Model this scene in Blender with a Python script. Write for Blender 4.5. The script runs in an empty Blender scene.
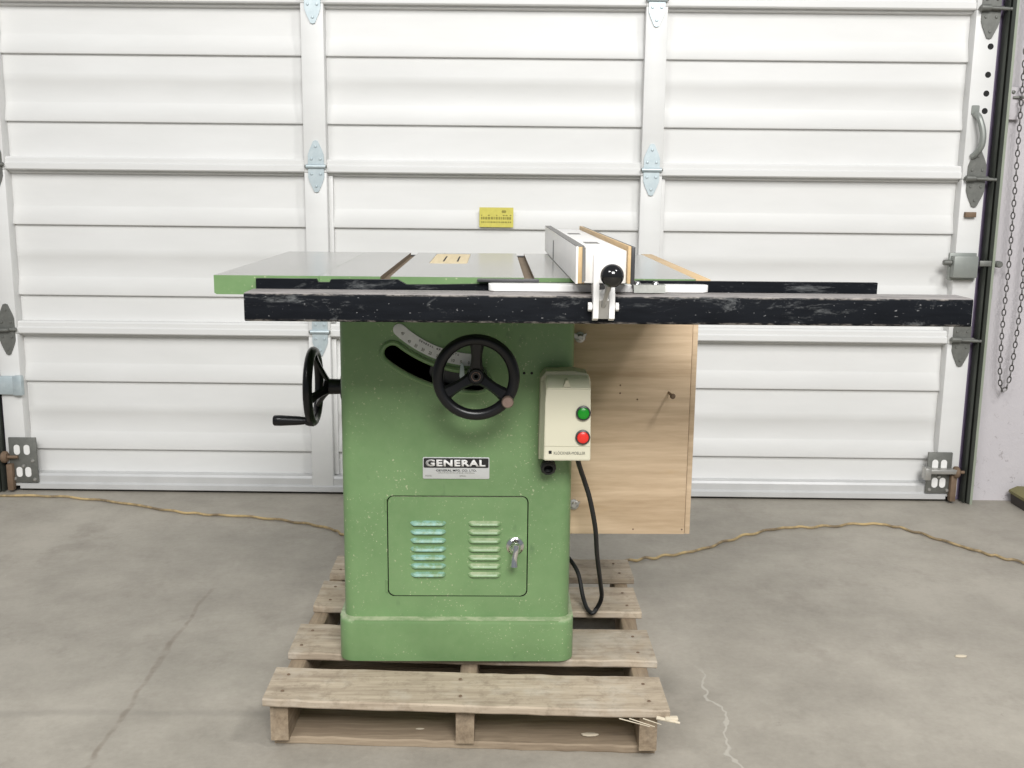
import bpy, bmesh, math, random
from mathutils import Vector, Matrix, Euler
random.seed(7)
scene = bpy.context.scene
COL = scene.collection
PI = math.pi
ORG = {}

# ------------------------------------------------------------------ materials
class NT:
    def __init__(s, name):
        s.m = bpy.data.materials.new(name); s.m.use_nodes = True
        s.t = s.m.node_tree; s.n = s.t.nodes; s.b = s.n['Principled BSDF']
        s.tc = s.n.new('ShaderNodeTexCoord')
    def link(s, a, b): s.t.links.new(a, b)
    def coord(s, scale=(1, 1, 1), which='Object', rnd=False):
        out = s.tc.outputs[which]
        if rnd:
            oi = s.n.new('ShaderNodeObjectInfo')
            mu = s.n.new('ShaderNodeVectorMath'); mu.operation = 'SCALE'
            mu.inputs[0].default_value = (7.3, 11.1, 5.7); s.link(oi.outputs['Random'], mu.inputs['Scale'])
            ad = s.n.new('ShaderNodeVectorMath'); ad.operation = 'ADD'
            s.link(out, ad.inputs[0]); s.link(mu.outputs[0], ad.inputs[1]); out = ad.outputs[0]
        mp = s.n.new('ShaderNodeMapping'); mp.inputs['Scale'].default_value = scale
        s.link(out, mp.inputs['Vector']); return mp.outputs[0]
    def noise(s, vec, scale, detail=4, rough=.55, dist=0):
        n = s.n.new('ShaderNodeTexNoise'); n.inputs['Scale'].default_value = scale
        n.inputs['Detail'].default_value = detail; n.inputs['Roughness'].default_value = rough
        n.inputs['Distortion'].default_value = dist
        s.link(vec, n.inputs['Vector']); return n.outputs['Fac']
    def ramp(s, fac, stops):
        r = s.n.new('ShaderNodeValToRGB'); e = r.color_ramp.elements
        while len(e) < len(stops): e.new(.5)
        for el, (p, c) in zip(e, stops):
            el.position = p; el.color = (c, c, c, 1) if not hasattr(c, '__len__') else (*c, 1)
        s.link(fac, r.inputs[0]); return r.outputs[0]
    def mix(s, fac, a, b, mode='MIX'):
        x = s.n.new('ShaderNodeMix'); x.data_type = 'RGBA'; x.blend_type = mode
        for sock, v in ((x.inputs[0], fac), (x.inputs[6], a), (x.inputs[7], b)):
            if hasattr(v, 'is_output') or hasattr(v, 'links'): s.link(v, sock)
            elif hasattr(v, '__len__'): sock.default_value = (*v, 1)
            else: sock.default_value = v
        return x.outputs[2]
    def math(s, op, a, b=0, c=0):
        x = s.n.new('ShaderNodeMath'); x.operation = op
        for i, v in enumerate((a, b, c)):
            if hasattr(v, 'links'): s.link(v, x.inputs[i])
            else: x.inputs[i].default_value = v
        return x.outputs[0]
    def sep(s, vec):
        x = s.n.new('ShaderNodeSeparateXYZ'); s.link(vec, x.inputs[0]); return x.outputs
    def step(s, v, lo, hi):
        x = s.n.new('ShaderNodeMapRange'); x.interpolation_type = 'SMOOTHSTEP'
        s.link(v, x.inputs[0]); x.inputs[1].default_value = lo; x.inputs[2].default_value = hi
        return x.outputs[0]
    def bump(s, h, strength=.3, dist=.002):
        b = s.n.new('ShaderNodeBump'); b.inputs['Strength'].default_value = strength
        b.inputs['Distance'].default_value = dist
        s.link(h, b.inputs['Height']); s.link(b.outputs[0], s.b.inputs['Normal'])
    def done(s, col, rough=.5, metal=0, spec=None, coat=None):
        i = s.b.inputs
        if hasattr(col, 'links'): s.link(col, i['Base Color'])
        else: i['Base Color'].default_value = (*col, 1)
        if hasattr(rough, 'links'): s.link(rough, i['Roughness'])
        else: i['Roughness'].default_value = rough
        if hasattr(metal, 'links'): s.link(metal, i['Metallic'])
        else: i['Metallic'].default_value = metal
        if spec is not None: i['Specular IOR Level'].default_value = spec
        if coat: i['Coat Weight'].default_value = coat; i['Coat Roughness'].default_value = .15
        return s.m

def plain(name, c, rough=.5, metal=0, var=.12, scale=30, spec=None):
    n = NT(name); v = n.coord()
    f = n.noise(v, scale)
    d = tuple(x * (1 - var) for x in c); l = tuple(min(1, x * (1 + var)) for x in c)
    return n.done(n.mix(f, d, l), rough, metal, spec)

def make_green(name='green_enamel'):
    n = NT(name); v = n.coord()
    big = n.ramp(n.noise(v, 5, 3), [(.35, 0), (.65, 1)])
    col = n.mix(big, (.120, .225, .088), (.165, .290, .120))
    fine = n.noise(v, 60, 5)
    col = n.mix(n.math('MULTIPLY', fine, .35), col, (.25, .33, .17))
    sp = n.ramp(n.noise(v, 210, 2, .5), [(.66, 0), (.72, 1)])
    reg = n.ramp(n.noise(v, 9, 2), [(.40, 0), (.6, 1)])
    col = n.mix(n.math('MULTIPLY', n.math('MULTIPLY', sp, reg), .8), col, (.50, .52, .34))
    dark = n.ramp(n.noise(n.coord((1, 1, .5)), 26, 3), [(.69, 0), (.78, 1)])
    col = n.mix(n.math('MULTIPLY', dark, .35), col, (.05, .09, .05))
    nz = n.n.new('ShaderNodeNewGeometry'); up = n.step(n.sep(nz.outputs['Normal'])[2], .35, .9)
    du = n.math('MULTIPLY', up, n.ramp(n.noise(v, 30, 5, .7), [(.38, .25), (.6, .95)]))
    col = n.mix(du, col, (.42, .46, .30))
    n.bump(n.noise(v, 150, 2), .12, .001)
    return n.done(col, n.math('ADD', n.math('MULTIPLY', fine, .2), .28), 0)

def make_wood(name, dark, light, axis=0, gs=1., rough=.8, knots=True, stain=(.12, .09, .06), contrast=(.3, .7)):
    n = NT(name)
    sc = [22, 22, 22]; sc[axis] = 1.6
    v = n.coord(tuple(sc), rnd=True)
    g = n.noise(v, 1.6 * gs, 8, .65, .6)
    g2 = n.noise(v, 7 * gs, 4, .6)
    f = n.math('ADD', n.math('MULTIPLY', g, .65), n.math('MULTIPLY', g2, .35))
    col = n.mix(n.ramp(f, [(contrast[0], 0), (contrast[1], 1)]), dark, light)
    sc2 = [6, 6, 6]; sc2[axis] = 2.2
    v2 = n.coord(tuple(sc2), rnd=True)
    if knots:
        k = n.ramp(n.noise(v2, 2.2, 4, .6), [(.60, 0), (.76, 1)])
        col = n.mix(n.math('MULTIPLY', k, .55), col, stain)
    if name.startswith('weathered'):
        v3 = n.coord((1, 1, 1), rnd=True)
        bl = n.ramp(n.noise(v3, 34, 6, .75), [(.50, 0), (.66, 1)])
        col = n.mix(n.math('MULTIPLY', bl, .42), col, (.16, .12, .085))
        wg = n.ramp(n.noise(v3, 12, 4, .6), [(.48, 0), (.70, 1)])
        col = n.mix(n.math('MULTIPLY', wg, .45 if 'pallet' in name else .12), col, (.56, .52, .45))
    n.bump(f, .35, .003)
    return n.done(col, rough, 0, .3)

def make_rail(edges=True):
    n = NT('chipped_black_paint'); v = n.coord((1, 6, 6))
    z = n.sep(n.tc.outputs['Object'])[2]
    az = n.math('ABSOLUTE', z) if edges else n.math('MULTIPLY', z, 0)
    base = n.mix(n.noise(v, 14, 5), (.003, .0035, .005), (.012, .014, .018))
    chips = n.ramp(n.noise(n.coord((.5, 1.6, 1.6)), 15, 9, .78, .5), [(.555, 0), (.70, 1)])
    col = n.mix(n.math('MULTIPLY', chips, .42), base, (.33, .34, .34))
    ed = n.step(az, .0195, .0245)
    en = n.ramp(n.noise(n.coord((1, 3, 3)), 40, 6, .75), [(.47, 0), (.60, 1)])
    col = n.mix(n.math('MULTIPLY', n.math('MULTIPLY', ed, en), .85), col, (.42, .38, .34))
    fine = n.ramp(n.noise(n.coord((.6, 1, 1)), 190, 2, .6), [(.69, 0), (.76, 1)])
    col = n.mix(n.math('MULTIPLY', fine, .45), col, (.45, .45, .45))
    # scuffed top face
    nz = n.n.new('ShaderNodeNewGeometry'); up = n.sep(nz.outputs['Normal'])[2]
    upm = n.math('MULTIPLY', n.step(up, .5, .9), n.ramp(n.noise(n.coord((.5, 3, 3)), 22, 5, .7), [(.30, .35), (.55, 1)] if edges else [(.4, 0), (.7, .5)]))
    col = n.mix(upm, col, (.30, .28, .27))
    n.bump(n.noise(v, 30, 5), .3, .001)
    return n.done(col, n.math('ADD', n.math('MULTIPLY', chips, .25), .5), 0, .10)

def make_top():
    n = NT('planed_cast_iron'); v = n.coord((4, 1, 1))
    f = n.noise(v, 3, 3, .5)
    col = n.mix(f, (.44, .44, .43), (.54, .535, .52))
    rust = n.ramp(n.noise(n.coord(), 9, 5, .6), [(.58, 0), (.75, 1)])
    col = n.mix(n.math('MULTIPLY', rust, .22), col, (.30, .25, .19))
    return n.done(col, n.math('ADD', n.math('MULTIPLY', n.noise(n.coord((1, .3, 1)), 5, 3), .14), .13), .85)

def make_floor():
    n = NT('worn_concrete'); v = n.coord()
    a = n.noise(v, 1.1, 6, .6); b = n.noise(v, 6, 8, .7); c = n.noise(v, 70, 4, .6)
    f = n.math('ADD', n.math('MULTIPLY', a, .5), n.math('ADD', n.math('MULTIPLY', b, .38), n.math('MULTIPLY', c, .12)))
    col = n.mix(n.ramp(f, [(.38, 0), (.60, 1)]), (.268, .245, .207), (.405, .373, .318))
    sp = n.ramp(n.noise(v, 9, 5, .75), [(.66, 0), (.74, 1)])
    col = n.mix(n.math('MULTIPLY', sp, .42), col, (.17, .15, .13))
    st = n.ramp(n.noise(n.coord((1, .8, 1)), 3.2, 7, .72), [(.56, 0), (.72, 1)])
    col = n.mix(n.math('MULTIPLY', st, .45), col, (.19, .165, .135))
    wh = n.ramp(n.noise(n.coord((1, 1.6, 1)), 26, 3, .7), [(.715, 0), (.76, 1)])
    col = n.mix(n.math('MULTIPLY', wh, .4), col, (.52, .49, .44))
    s = n.sep(v)
    wob = n.math('MULTIPLY', n.math('SUBTRACT', n.noise(v, 5, 3), .5), .07)
    # hairline crack running away from the viewer, and a faint joint across
    dx = n.math('ABSOLUTE', n.math('ADD', n.math('SUBTRACT', s[0], -.805), wob))
    line = n.math('MULTIPLY', n.math('SUBTRACT', 1, n.step(dx, .002, .010)), n.math('SUBTRACT', 1, n.step(s[1], 2.75, 2.95)))
    ad = n.math('MULTIPLY', line, n.ramp(n.noise(v, 20, 3), [(.35, .15), (.6, 1)]))
    col = n.mix(n.math('MULTIPLY', ad, .42), col, (.14, .10, .07))
    dy = n.math('ABSOLUTE', n.math('ADD', n.math('SUBTRACT', s[1], 2.13), n.math('MULTIPLY', wob, .35)))
    l2 = n.math('MULTIPLY', n.math('SUBTRACT', 1, n.step(dy, .003, .022)), .22)
    l2 = n.math('MULTIPLY', l2, n.math('SUBTRACT', 1, n.step(s[0], -.5, -.3)))
    col = n.mix(l2, col, (.16, .15, .13))
    wob2 = n.math('MULTIPLY', n.math('SUBTRACT', n.noise(v, 9, 3), .5), .12)
    d3 = n.math('ABSOLUTE', n.math('ADD', n.math('SUBTRACT', s[0], .50), wob2))
    l3 = n.math('MULTIPLY', n.math('SUBTRACT', 1, n.step(d3, .0015, .005)), n.math('SUBTRACT', 1, n.step(s[1], 2.25, 2.4)))
    col = n.mix(n.math('MULTIPLY', l3, .5), col, (.55, .52, .46))
    n.bump(n.math('ADD', n.math('MULTIPLY', b, .6), n.math('MULTIPLY', c, .4)), .4, .005)
    return n.done(col, .62, 0, .35)

def make_door():
    n = NT('white_painted_steel'); v = n.coord((.4, 1, 1.6))
    f = n.noise(v, 5, 5, .6)
    col = n.mix(n.ramp(f, [(.3, 0), (.75, 1)]), (.655, .652, .638), (.715, .712, .70))
    d = n.ramp(n.noise(n.coord((.5, 1, 3)), 14, 6, .7), [(.66, 0), (.8, 1)])
    col = n.mix(n.math('MULTIPLY', d, .25), col, (.55, .54, .50))
    return n.done(col, .45, 0, .4)

def make_wall():
    n = NT('painted_block'); v = n.coord()
    f = n.noise(v, 3, 5)
    col = n.mix(f, (.47, .445, .465), (.62, .59, .605))
    z = n.sep(v)[2]
    low = n.math('SUBTRACT', 1, n.step(z, .10, .55))
    sp = n.ramp(n.noise(v, 38, 6, .75), [(.60, 0), (.66, 1)])
    col = n.mix(n.math('MULTIPLY', n.math('MULTIPLY', sp, low), .8), col, (.28, .25, .25))
    n.bump(n.noise(v, 45, 6, .7), .5, .004)
    return n.done(col, .7, 0, .3)

def make_galv(name, a, b, rough=.42, metal=.7):
    n = NT(name); v = n.coord()
    f = n.noise(v, 45, 5, .7)
    return n.done(n.mix(f, a, b), rough, metal)

def make_bluish():
    n = NT('worn_green_teal'); v = n.coord((2, 1, 4))
    f = n.ramp(n.noise(v, 14, 5, .7), [(.42, 0), (.58, 1)])
    return n.done(n.mix(f, (.15, .26, .12), (.22, .40, .34)), .4)

M = dict(
    green=make_green(), teal=make_bluish(), rail=make_rail(), angle=make_rail(False), top=make_top(), floor=make_floor(),
    door=make_door(), wall=make_wall(),
    deckwood=make_wood('weathered_pallet_wood', (.22, .168, .120), (.58, .49, .375), 0, .75, contrast=(.27, .70)),
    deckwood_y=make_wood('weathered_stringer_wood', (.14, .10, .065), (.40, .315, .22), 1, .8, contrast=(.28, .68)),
    bottomwood=make_wood('dirty_shaded_bottom_wood', (.15, .108, .072), (.42, .335, .24), 0, .8, contrast=(.27, .70)),  # dirtier, darker wood; shade under the deck is put into the colour
    plywood=make_wood('plywood_veneer', (.40, .285, .175), (.66, .505, .345), 0, .45, .6, True, (.50, .32, .14), (.33, .62)),
    hardwood=make_wood('tan_hardwood', (.50, .34, .17), (.66, .48, .27), 1, 1., .5, False),
    insert=make_wood('maple_insert', (.58, .46, .26), (.72, .60, .38), 1, 1., .5, False),
    plyedge=plain('plywood_edge', (.40, .27, .15), .8, 0, .3, 60),
    splinter=plain('fresh_splinter', (.60, .53, .41), .8),
    slot=plain('sawdusty_slot', (.17, .125, .08), .75, 0, .35, 50),
    black=plain('black_cast_iron', (.007, .007, .008), .30, 0, .3, 30, .35),
    rubber=plain('black_rubber', (.014, .014, .014), .55),
    blackgloss=plain('black_bakelite', (.006, .006, .006), .12, 0, .1, 20, .7),
    phenolic=plain('dark_phenolic', (.045, .045, .048), .4, 0, .3),
    boardgrey=plain('grey_laminate_edge', (.17, .165, .155), .5, 0, .3),
    dark=plain('dark_interior', (.010, .010, .010), .85),
    groove=plain('groove_shadow_gap', (.12, .13, .10), .8),
    whitepaint=plain('white_enamel', (.80, .79, .77), .35, 0, .06, 40),
    cream=plain('white_laminate', (.86, .84, .81), .35, 0, .06, 12),
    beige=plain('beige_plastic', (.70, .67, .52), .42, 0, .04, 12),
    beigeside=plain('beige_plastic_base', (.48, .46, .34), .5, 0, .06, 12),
    grnbtn=plain('green_push_cap', (.004, .27, .012), .3),
    redbtn=plain('red_push_cap', (.78, .035, .025), .3),
    steel=make_galv('dull_steel', (.34, .33, .31), (.55, .54, .51), .4, .7),
    chrome=plain('chrome', (.75, .74, .73), .16, 1, .1),
    zinc=make_galv('bluish_zinc', (.36, .44, .47), (.62, .68, .70), .45, .45),
    greyhw=make_galv('grey_hardware', (.10, .105, .095), (.26, .26, .24), .5, .5),
    rusty=make_galv('rusty_hardware', (.13, .085, .055), (.26, .18, .12), .7, .3),
    rusthub=make_galv('brown_worn_metal', (.15, .10, .08), (.33, .24, .20), .45, .5),
    track=plain('dark_track_steel', (.060, .066, .056), .45, .4, .3, 15),
    tracklip=plain('grey_green_track_lip', (.30, .33, .26), .5, .2, .15, 15),
    jamb=plain('jamb_shade_purple', (.20, .16, .25), .7, 0, .2, 10),  # jamb shadow as a purple base colour
    latch=plain('grey_latch_metal', (.27, .285, .265), .45, .3, .12, 40),
    alu=plain('grey_bottom_bar', (.58, .58, .575), .4, .2, .12, 10),
    plate=plain('plate_silver', (.60, .61, .60), .4, .35, .08, 40),
    scalem=plain('scale_silver', (.60, .60, .59), .4, .25, .12, 60),
    ink=plain('black_ink', (.012, .012, .012), .5),
    fadedink=plain('faded_ink', (.16, .16, .13), .6),
    pointer=plain('pale_pointer', (.50, .58, .58), .4, .3),
    sticker=plain('yellow_sticker', (.58, .52, .10), .5, 0, .15, 60),
    stickerink=plain('olive_sticker_print', (.26, .23, .04), .6),
    cord=None, chain=plain('dull_chain_steel', (.13, .125, .12), .45, .7, .3, 60),
    brick=plain('dirty_wood_block', (.06, .05, .045), .8, 0, .3), olive=plain('mossy_cap', (.20, .18, .08), .8),
    headertrim=plain('pale_green_trim', (.55, .68, .48), .5, 0, .1, 6),
)
def make_cord():
    n = NT('dirty_yellow_cord'); f = n.noise(n.coord(), 9, 4, .7)
    return n.done(n.mix(n.ramp(f, [(.40, 0), (.58, 1)]), (.20, .15, .09), (.50, .37, .18)), .6)
M['cord'] = make_cord()

# ------------------------------------------------------------------ geometry helpers
def NB(): return bmesh.new()
def setmat(faces, i):
    for f in faces: f.material_index = i
def box(bm, x0, x1, y0, y1, z0, z1, bev=0, mi=0, seg=2, mtx=None):
    vs = [bm.verts.new((x, y, z)) for x in (x0, x1) for y in (y0, y1) for z in (z0, z1)]
    idx = [(0, 1, 3, 2), (4, 6, 7, 5), (0, 4, 5, 1), (2, 3, 7, 6), (0, 2, 6, 4), (1, 5, 7, 3)]
    fs = [bm.faces.new([vs[i] for i in q]) for q in idx]
    setmat(fs, mi)
    if mtx is not None: bmesh.ops.transform(bm, matrix=mtx, verts=vs)
    if bev > 0:
        es = {e for f in fs for e in f.edges}
        r = bmesh.ops.bevel(bm, geom=list(es), offset=bev, segments=seg, affect='EDGES', profile=.5)
        setmat(r['faces'], mi)
def prism(bm, pts, axis, a, b, mi=0, bev=0):
    """2-D outline extruded along axis. axis y: pts are (x,z); x: (y,z); z: (x,y)"""
    def P(p, t):
        return {'y': (p[0], t, p[1]), 'x': (t, p[0], p[1]), 'z': (p[0], p[1], t)}[axis]
    va = [bm.verts.new(P(p, a)) for p in pts]; vb = [bm.verts.new(P(p, b)) for p in pts]
    n = len(pts); fs = [bm.faces.new(va), bm.faces.new(vb[::-1])]
    for i in range(n): fs.append(bm.faces.new((va[i], vb[i], vb[(i + 1) % n], va[(i + 1) % n])))
    setmat(fs, mi)
    if bev > 0:
        es = set(fs[0].edges) | set(fs[1].edges)
        r = bmesh.ops.bevel(bm, geom=list(es), offset=bev, segments=3, affect='EDGES', profile=.5); setmat(r['faces'], mi)
    return va + vb
def rrect(x0, x1, y0, y1, r, n=6):
    out = []
    for cx, cy, a0 in ((x1 - r, y1 - r, 0), (x0 + r, y1 - r, 90), (x0 + r, y0 + r, 180), (x1 - r, y0 + r, 270)):
        for k in range(n + 1):
            a = math.radians(a0 + 90 * k / n); out.append((cx + r * math.cos(a), cy + r * math.sin(a)))
    return out
def axis_mtx(p, d):
    q = Vector((0, 0, 1)).rotation_difference(Vector(d).normalized())
    return Matrix.Translation(p) @ q.to_matrix().to_4x4()
def lathe(bm, prof, p=(0, 0, 0), d=(0, 0, 1), n=32, mi=0, closed=False):
    m = axis_mtx(p, d); rings = []
    for r, h in prof:
        if r < 1e-6: rings.append([bm.verts.new(m @ Vector((0, 0, h)))])
        else: rings.append([bm.verts.new(m @ Vector((r * math.cos(2 * PI * k / n), r * math.sin(2 * PI * k / n), h))) for k in range(n)])
    seq = list(range(len(rings))) + ([0] if closed else [])
    for a, b in zip(seq, seq[1:]):
        A, B = rings[a], rings[b]
        for k in range(n):
            k2 = (k + 1) % n
            if len(A) == 1 and len(B) == 1: continue
            if len(A) == 1: f = bm.faces.new((A[0], B[k], B[k2]))
            elif len(B) == 1: f = bm.faces.new((A[k], A[k2], B[0]))
            else: f = bm.faces.new((A[k], A[k2], B[k2], B[k]))
            f.material_index = mi
def rod(bm, p0, p1, r0, r1=None, n=16, mi=0, rd=0):
    r1 = r0 if r1 is None else r1
    p0, p1 = Vector(p0), Vector(p1); L = (p1 - p0).length
    pr = [(0, 0), (r0 - rd, 0), (r0, rd), (r1, L - rd), (r1 - rd, L), (0, L)] if rd else [(0, 0), (r0, 0), (r1, L), (0, L)]
    lathe(bm, pr, p0, p1 - p0, n, mi)
def catmull(pts, sub=8):
    P = [Vector(p) for p in pts]; P = [P[0] * 2 - P[1]] + P + [P[-1] * 2 - P[-2]]; out = []
    for i in range(1, len(P) - 2):
        for k in range(sub):
            t = k / sub; a, b, c, d = P[i - 1:i + 3]
            out.append(.5 * ((2 * b) + (c - a) * t + (2 * a - 5 * b + 4 * c - d) * t * t + (3 * b - a - 3 * c + d) * t ** 3))
    out.append(P[-2]); return out
def tube(bm, pts, r, n=10, sub=8, mi=0, close=False):
    path = catmull(pts, sub) if sub else [Vector(p) for p in pts]
    rings = []; up = Vector((0.13, 0.21, 1)).normalized(); N = len(path)
    for i, p in enumerate(path):
        if close: t = path[(i + 1) % N] - path[i - 1]
        else: t = path[min(i + 1, N - 1)] - path[max(i - 1, 0)]
        t.normalize()
        if i == 0: u = up.cross(t).normalized()
        else: u = (u - t * u.dot(t)).normalized()
        w = t.cross(u)
        rr = r(i / (N - 1)) if callable(r) else r
        rings.append([bm.verts.new(p + rr * (u * math.cos(2 * PI * k / n) + w * math.sin(2 * PI * k / n))) for k in range(n)])
    pairs = list(zip(rings, rings[1:]))
    if close: pairs.append((rings[-1], rings[0]))
    for A, B in pairs:
        for k in range(n):
            f = bm.faces.new((A[k], A[(k + 1) % n], B[(k + 1) % n], B[k])); f.material_index = mi
    if not close:
        bm.faces.new(rings[0][::-1]); bm.faces.new(rings[-1])

def obj(name, bm, mats, parent=None, smooth=35, origin=None):
    if not isinstance(mats, (list, tuple)): mats = [mats]
    bmesh.ops.recalc_face_normals(bm, faces=bm.faces)
    if origin is None:
        xs = [v.co for v in bm.verts]
        lo = Vector([min(c[i] for c in xs) for i in range(3)]); hi = Vector([max(c[i] for c in xs) for i in range(3)])
        origin = (lo + hi) / 2
    origin = Vector(origin)
    bmesh.ops.translate(bm, vec=-origin, verts=bm.verts)
    me = bpy.data.meshes.new(name); bm.to_mesh(me); bm.free()
    for m in mats: me.materials.append(m)
    if smooth:
        for p in me.polygons: p.use_smooth = True
        try: me.set_sharp_from_angle(angle=math.radians(smooth))
        except Exception: pass
    o = bpy.data.objects.new(name, me); COL.objects.link(o)
    ORG[o] = origin
    if parent is not None: o.parent = parent; o.location = origin - ORG[parent]
    else: o.location = origin
    return o
def root(name, org, label=None, cat=None, group=None, kind=None, loc=None, rotz=0):
    o = bpy.data.objects.new(name, None); COL.objects.link(o); o.empty_display_size = .05
    ORG[o] = Vector(org); o.location = Vector(loc if loc is not None else org); o.rotation_euler = (0, 0, rotz)
    tag(o, label, cat, group, kind); return o
def tag(o, label=None, cat=None, group=None, kind=None):
    if label: o['label'] = label
    if cat: o['category'] = cat
    if group: o['group'] = group
    if kind: o['kind'] = kind
    return o
def boolean(o, cutters, op='DIFFERENCE'):
    for c in cutters:
        md = o.modifiers.new('b', 'BOOLEAN'); md.operation = op; md.object = c; md.solver = 'EXACT'
        try: md.material_mode = 'TRANSFER'
        except Exception: pass
    bpy.context.view_layer.update()
    dg = bpy.context.evaluated_depsgraph_get()
    me = bpy.data.meshes.new_from_object(o.evaluated_get(dg))
    o.modifiers.clear(); old = o.data; o.data = me; me.name = old.name
    for c in cutters: bpy.data.objects.remove(c)
    for p in me.polygons: p.use_smooth = True
    me.set_sharp_from_angle(angle=math.radians(35))
FONT = None
def text(name, s, width, height, at, parent, mat, mtx=None, thick=.0004, bold=0, wscale=None):
    """flat lettering lying in the XZ plane facing -Y, centred at 'at'"""
    cu = bpy.data.curves.new(name, 'FONT'); cu.body = s; cu.align_x = 'CENTER'; cu.align_y = 'CENTER'
    cu.size = 1; cu.offset = bold; cu.space_character = 1.12 if bold > .04 else 1; cu.extrude = 0
    t = bpy.data.objects.new(name, cu); COL.objects.link(t); bpy.context.view_layer.update()
    me = bpy.data.meshes.new_from_object(t.evaluated_get(bpy.context.evaluated_depsgraph_get()))
    bpy.data.objects.remove(t)
    bm = NB(); bm.from_mesh(me); bpy.data.meshes.remove(me)
    xs = [v.co.x for v in bm.verts]; ys = [v.co.y for v in bm.verts]
    cx, cy = (min(xs) + max(xs)) / 2, (min(ys) + max(ys)) / 2
    sx = width / (max(xs) - min(xs)); sy = height / (max(ys) - min(ys)) if height else sx
    r = bmesh.ops.extrude_face_region(bm, geom=bm.faces[:])
    up = [g for g in r['geom'] if isinstance(g, bmesh.types.BMVert)]
    for v in bm.verts: v.co.x = (v.co.x - cx) * sx; v.co.y = (v.co.y - cy) * sy
    for v in up: v.co.z = thick
    R = Matrix.Rotation(PI / 2, 4, 'X')
    mm = Matrix.Translation(at) @ (mtx if mtx is not None else Matrix.Identity(4)) @ R
    bmesh.ops.transform(bm, matrix=mm, verts=bm.verts)
    return obj(name, bm, mat, parent, smooth=0)

# ================================================================== SETTING
bm = NB(); box(bm, -7, 7, -5, 5.2, -.12, 0)
fl = obj('floor', bm, M['floor'], origin=(0, 0, 0)); tag(fl, kind='structure')

DROT = math.radians(-1.3)
DLOC = (0, 3.815, 0)
WX0, WX1, WTOP = -1.86, 1.765, 2.46
wl = root('wall_back', (0, 0, 0), kind='structure', loc=DLOC, rotz=DROT)
bm = NB()
box(bm, -6, WX0, -.012, .2, 0, 3.6); box(bm, WX1, 6, -.012, .2, 0, 3.6); box(bm, WX0, WX1, -.012, .2, WTOP, 3.6)
obj('wall_surface', bm, M['wall'], wl, origin=(0, 0, 0))
# outside slab behind the door so that no light leaks
bm = NB(); box(bm, WX0, WX1, .15, .2, 0, WTOP)
obj('wall_opening_backing', bm, M['wall'], wl, origin=(0, 0, 0))

door = root('door_1', (0, 0, 0), kind='structure', loc=DLOC, rotz=DROT)
DX0, DX1 = -1.83, 1.75
def panel_profile(zb, zt, LN):
    """(y,z) outline of one ribbed sheet, y towards the viewer is negative"""
    pts = [(.03, zb), (-.030, zb + .0), (-.034, zb + .004), (-.034, zb + .022), (-.028, zb + .026), (-.028, zb + .040), (-.022, zb + .046), (.010, zb + .046)]
    seq = []
    for ln in (zt - LN[1], zt - LN[0]):
        seq += [(.010, ln - .007), (.010, ln), (-.003, ln + .002), (-.005, ln + .008), (.009, ln + .066), (.010, ln + .070)]
        if ln < zt - .2: seq += [(.010, ln + .138), (.0078, ln + .142), (.009, ln + .170)]
    pts += [(.010, zb + .056)] + seq + [(.010, zt - .012), (-.010, zt - .008), (-.010, zt), (.03, zt)]
    return pts
seams = [(.02, .5955), (.5955, 1.184), (1.184, 1.756), (1.756, 2.33)]
for i, (zb, zt) in enumerate(seams):
    bm = NB()
    prof = panel_profile(zb, zt, ((.182, .441), (.195, .450), (.172, .404), (.17, .41))[i])
    if i == 0:
        # lowest section ends in a bottom bar instead of a rail
        prof = [(.03, zb), (.010, zb)] + prof[8:]
    prism(bm, prof, 'x', DX0 + .03, DX1 - .03)
    obj('door_panel', bm, M['door'], door)
    for j, (xa, xb) in enumerate(((DX0 + .015, DX0 + .090), (-.675, -.596), (.517, .592), (DX1 - .100, DX1 - .018))):
        bm = NB(); box(bm, xa, xb, -.040, .012, zb + .0005, zt - .0005, .002)
        if j == 3 and i == 2:
            pass
        obj('door_stile', bm, M['door'], door)
        if j in (1, 2) and i < 2:
            bm = NB(); box(bm, xb + .0, xb + .016, -.008, .012, zb + .05, zt - .01, .002)
            obj('stile_flange', bm, M['door'], door)
bm = NB()
prism(bm, [(-.032, .006), (-.045, .012), (-.045, .030), (-.036, .036), (-.036, .060), (-.030, .068), (.02, .068), (.02, .006)], 'x', DX0 + .06, DX1 - .06)
obj('bottom_bar', bm, M['alu'], door)
bm = NB(); prism(bm, [(-.024, .0), (-.028, .003), (-.024, .0065), (.02, .0065), (.02, 0)], 'x', DX0 + .03, DX1 - .03)
obj('bottom_seal', bm, M['rubber'], door)
# dark vertical strips between stiles and tracks; purple colour paints the jamb shadow
for xa, xb in ((WX0 + .0, DX0 + .016), (DX1 - .018, WX1 + .0)):
    bm = NB(); box(bm, xa, xb, -.006, .03, 0, 2.4, .002); obj('jamb_shade_strip', bm, M['jamb'], door)

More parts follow.
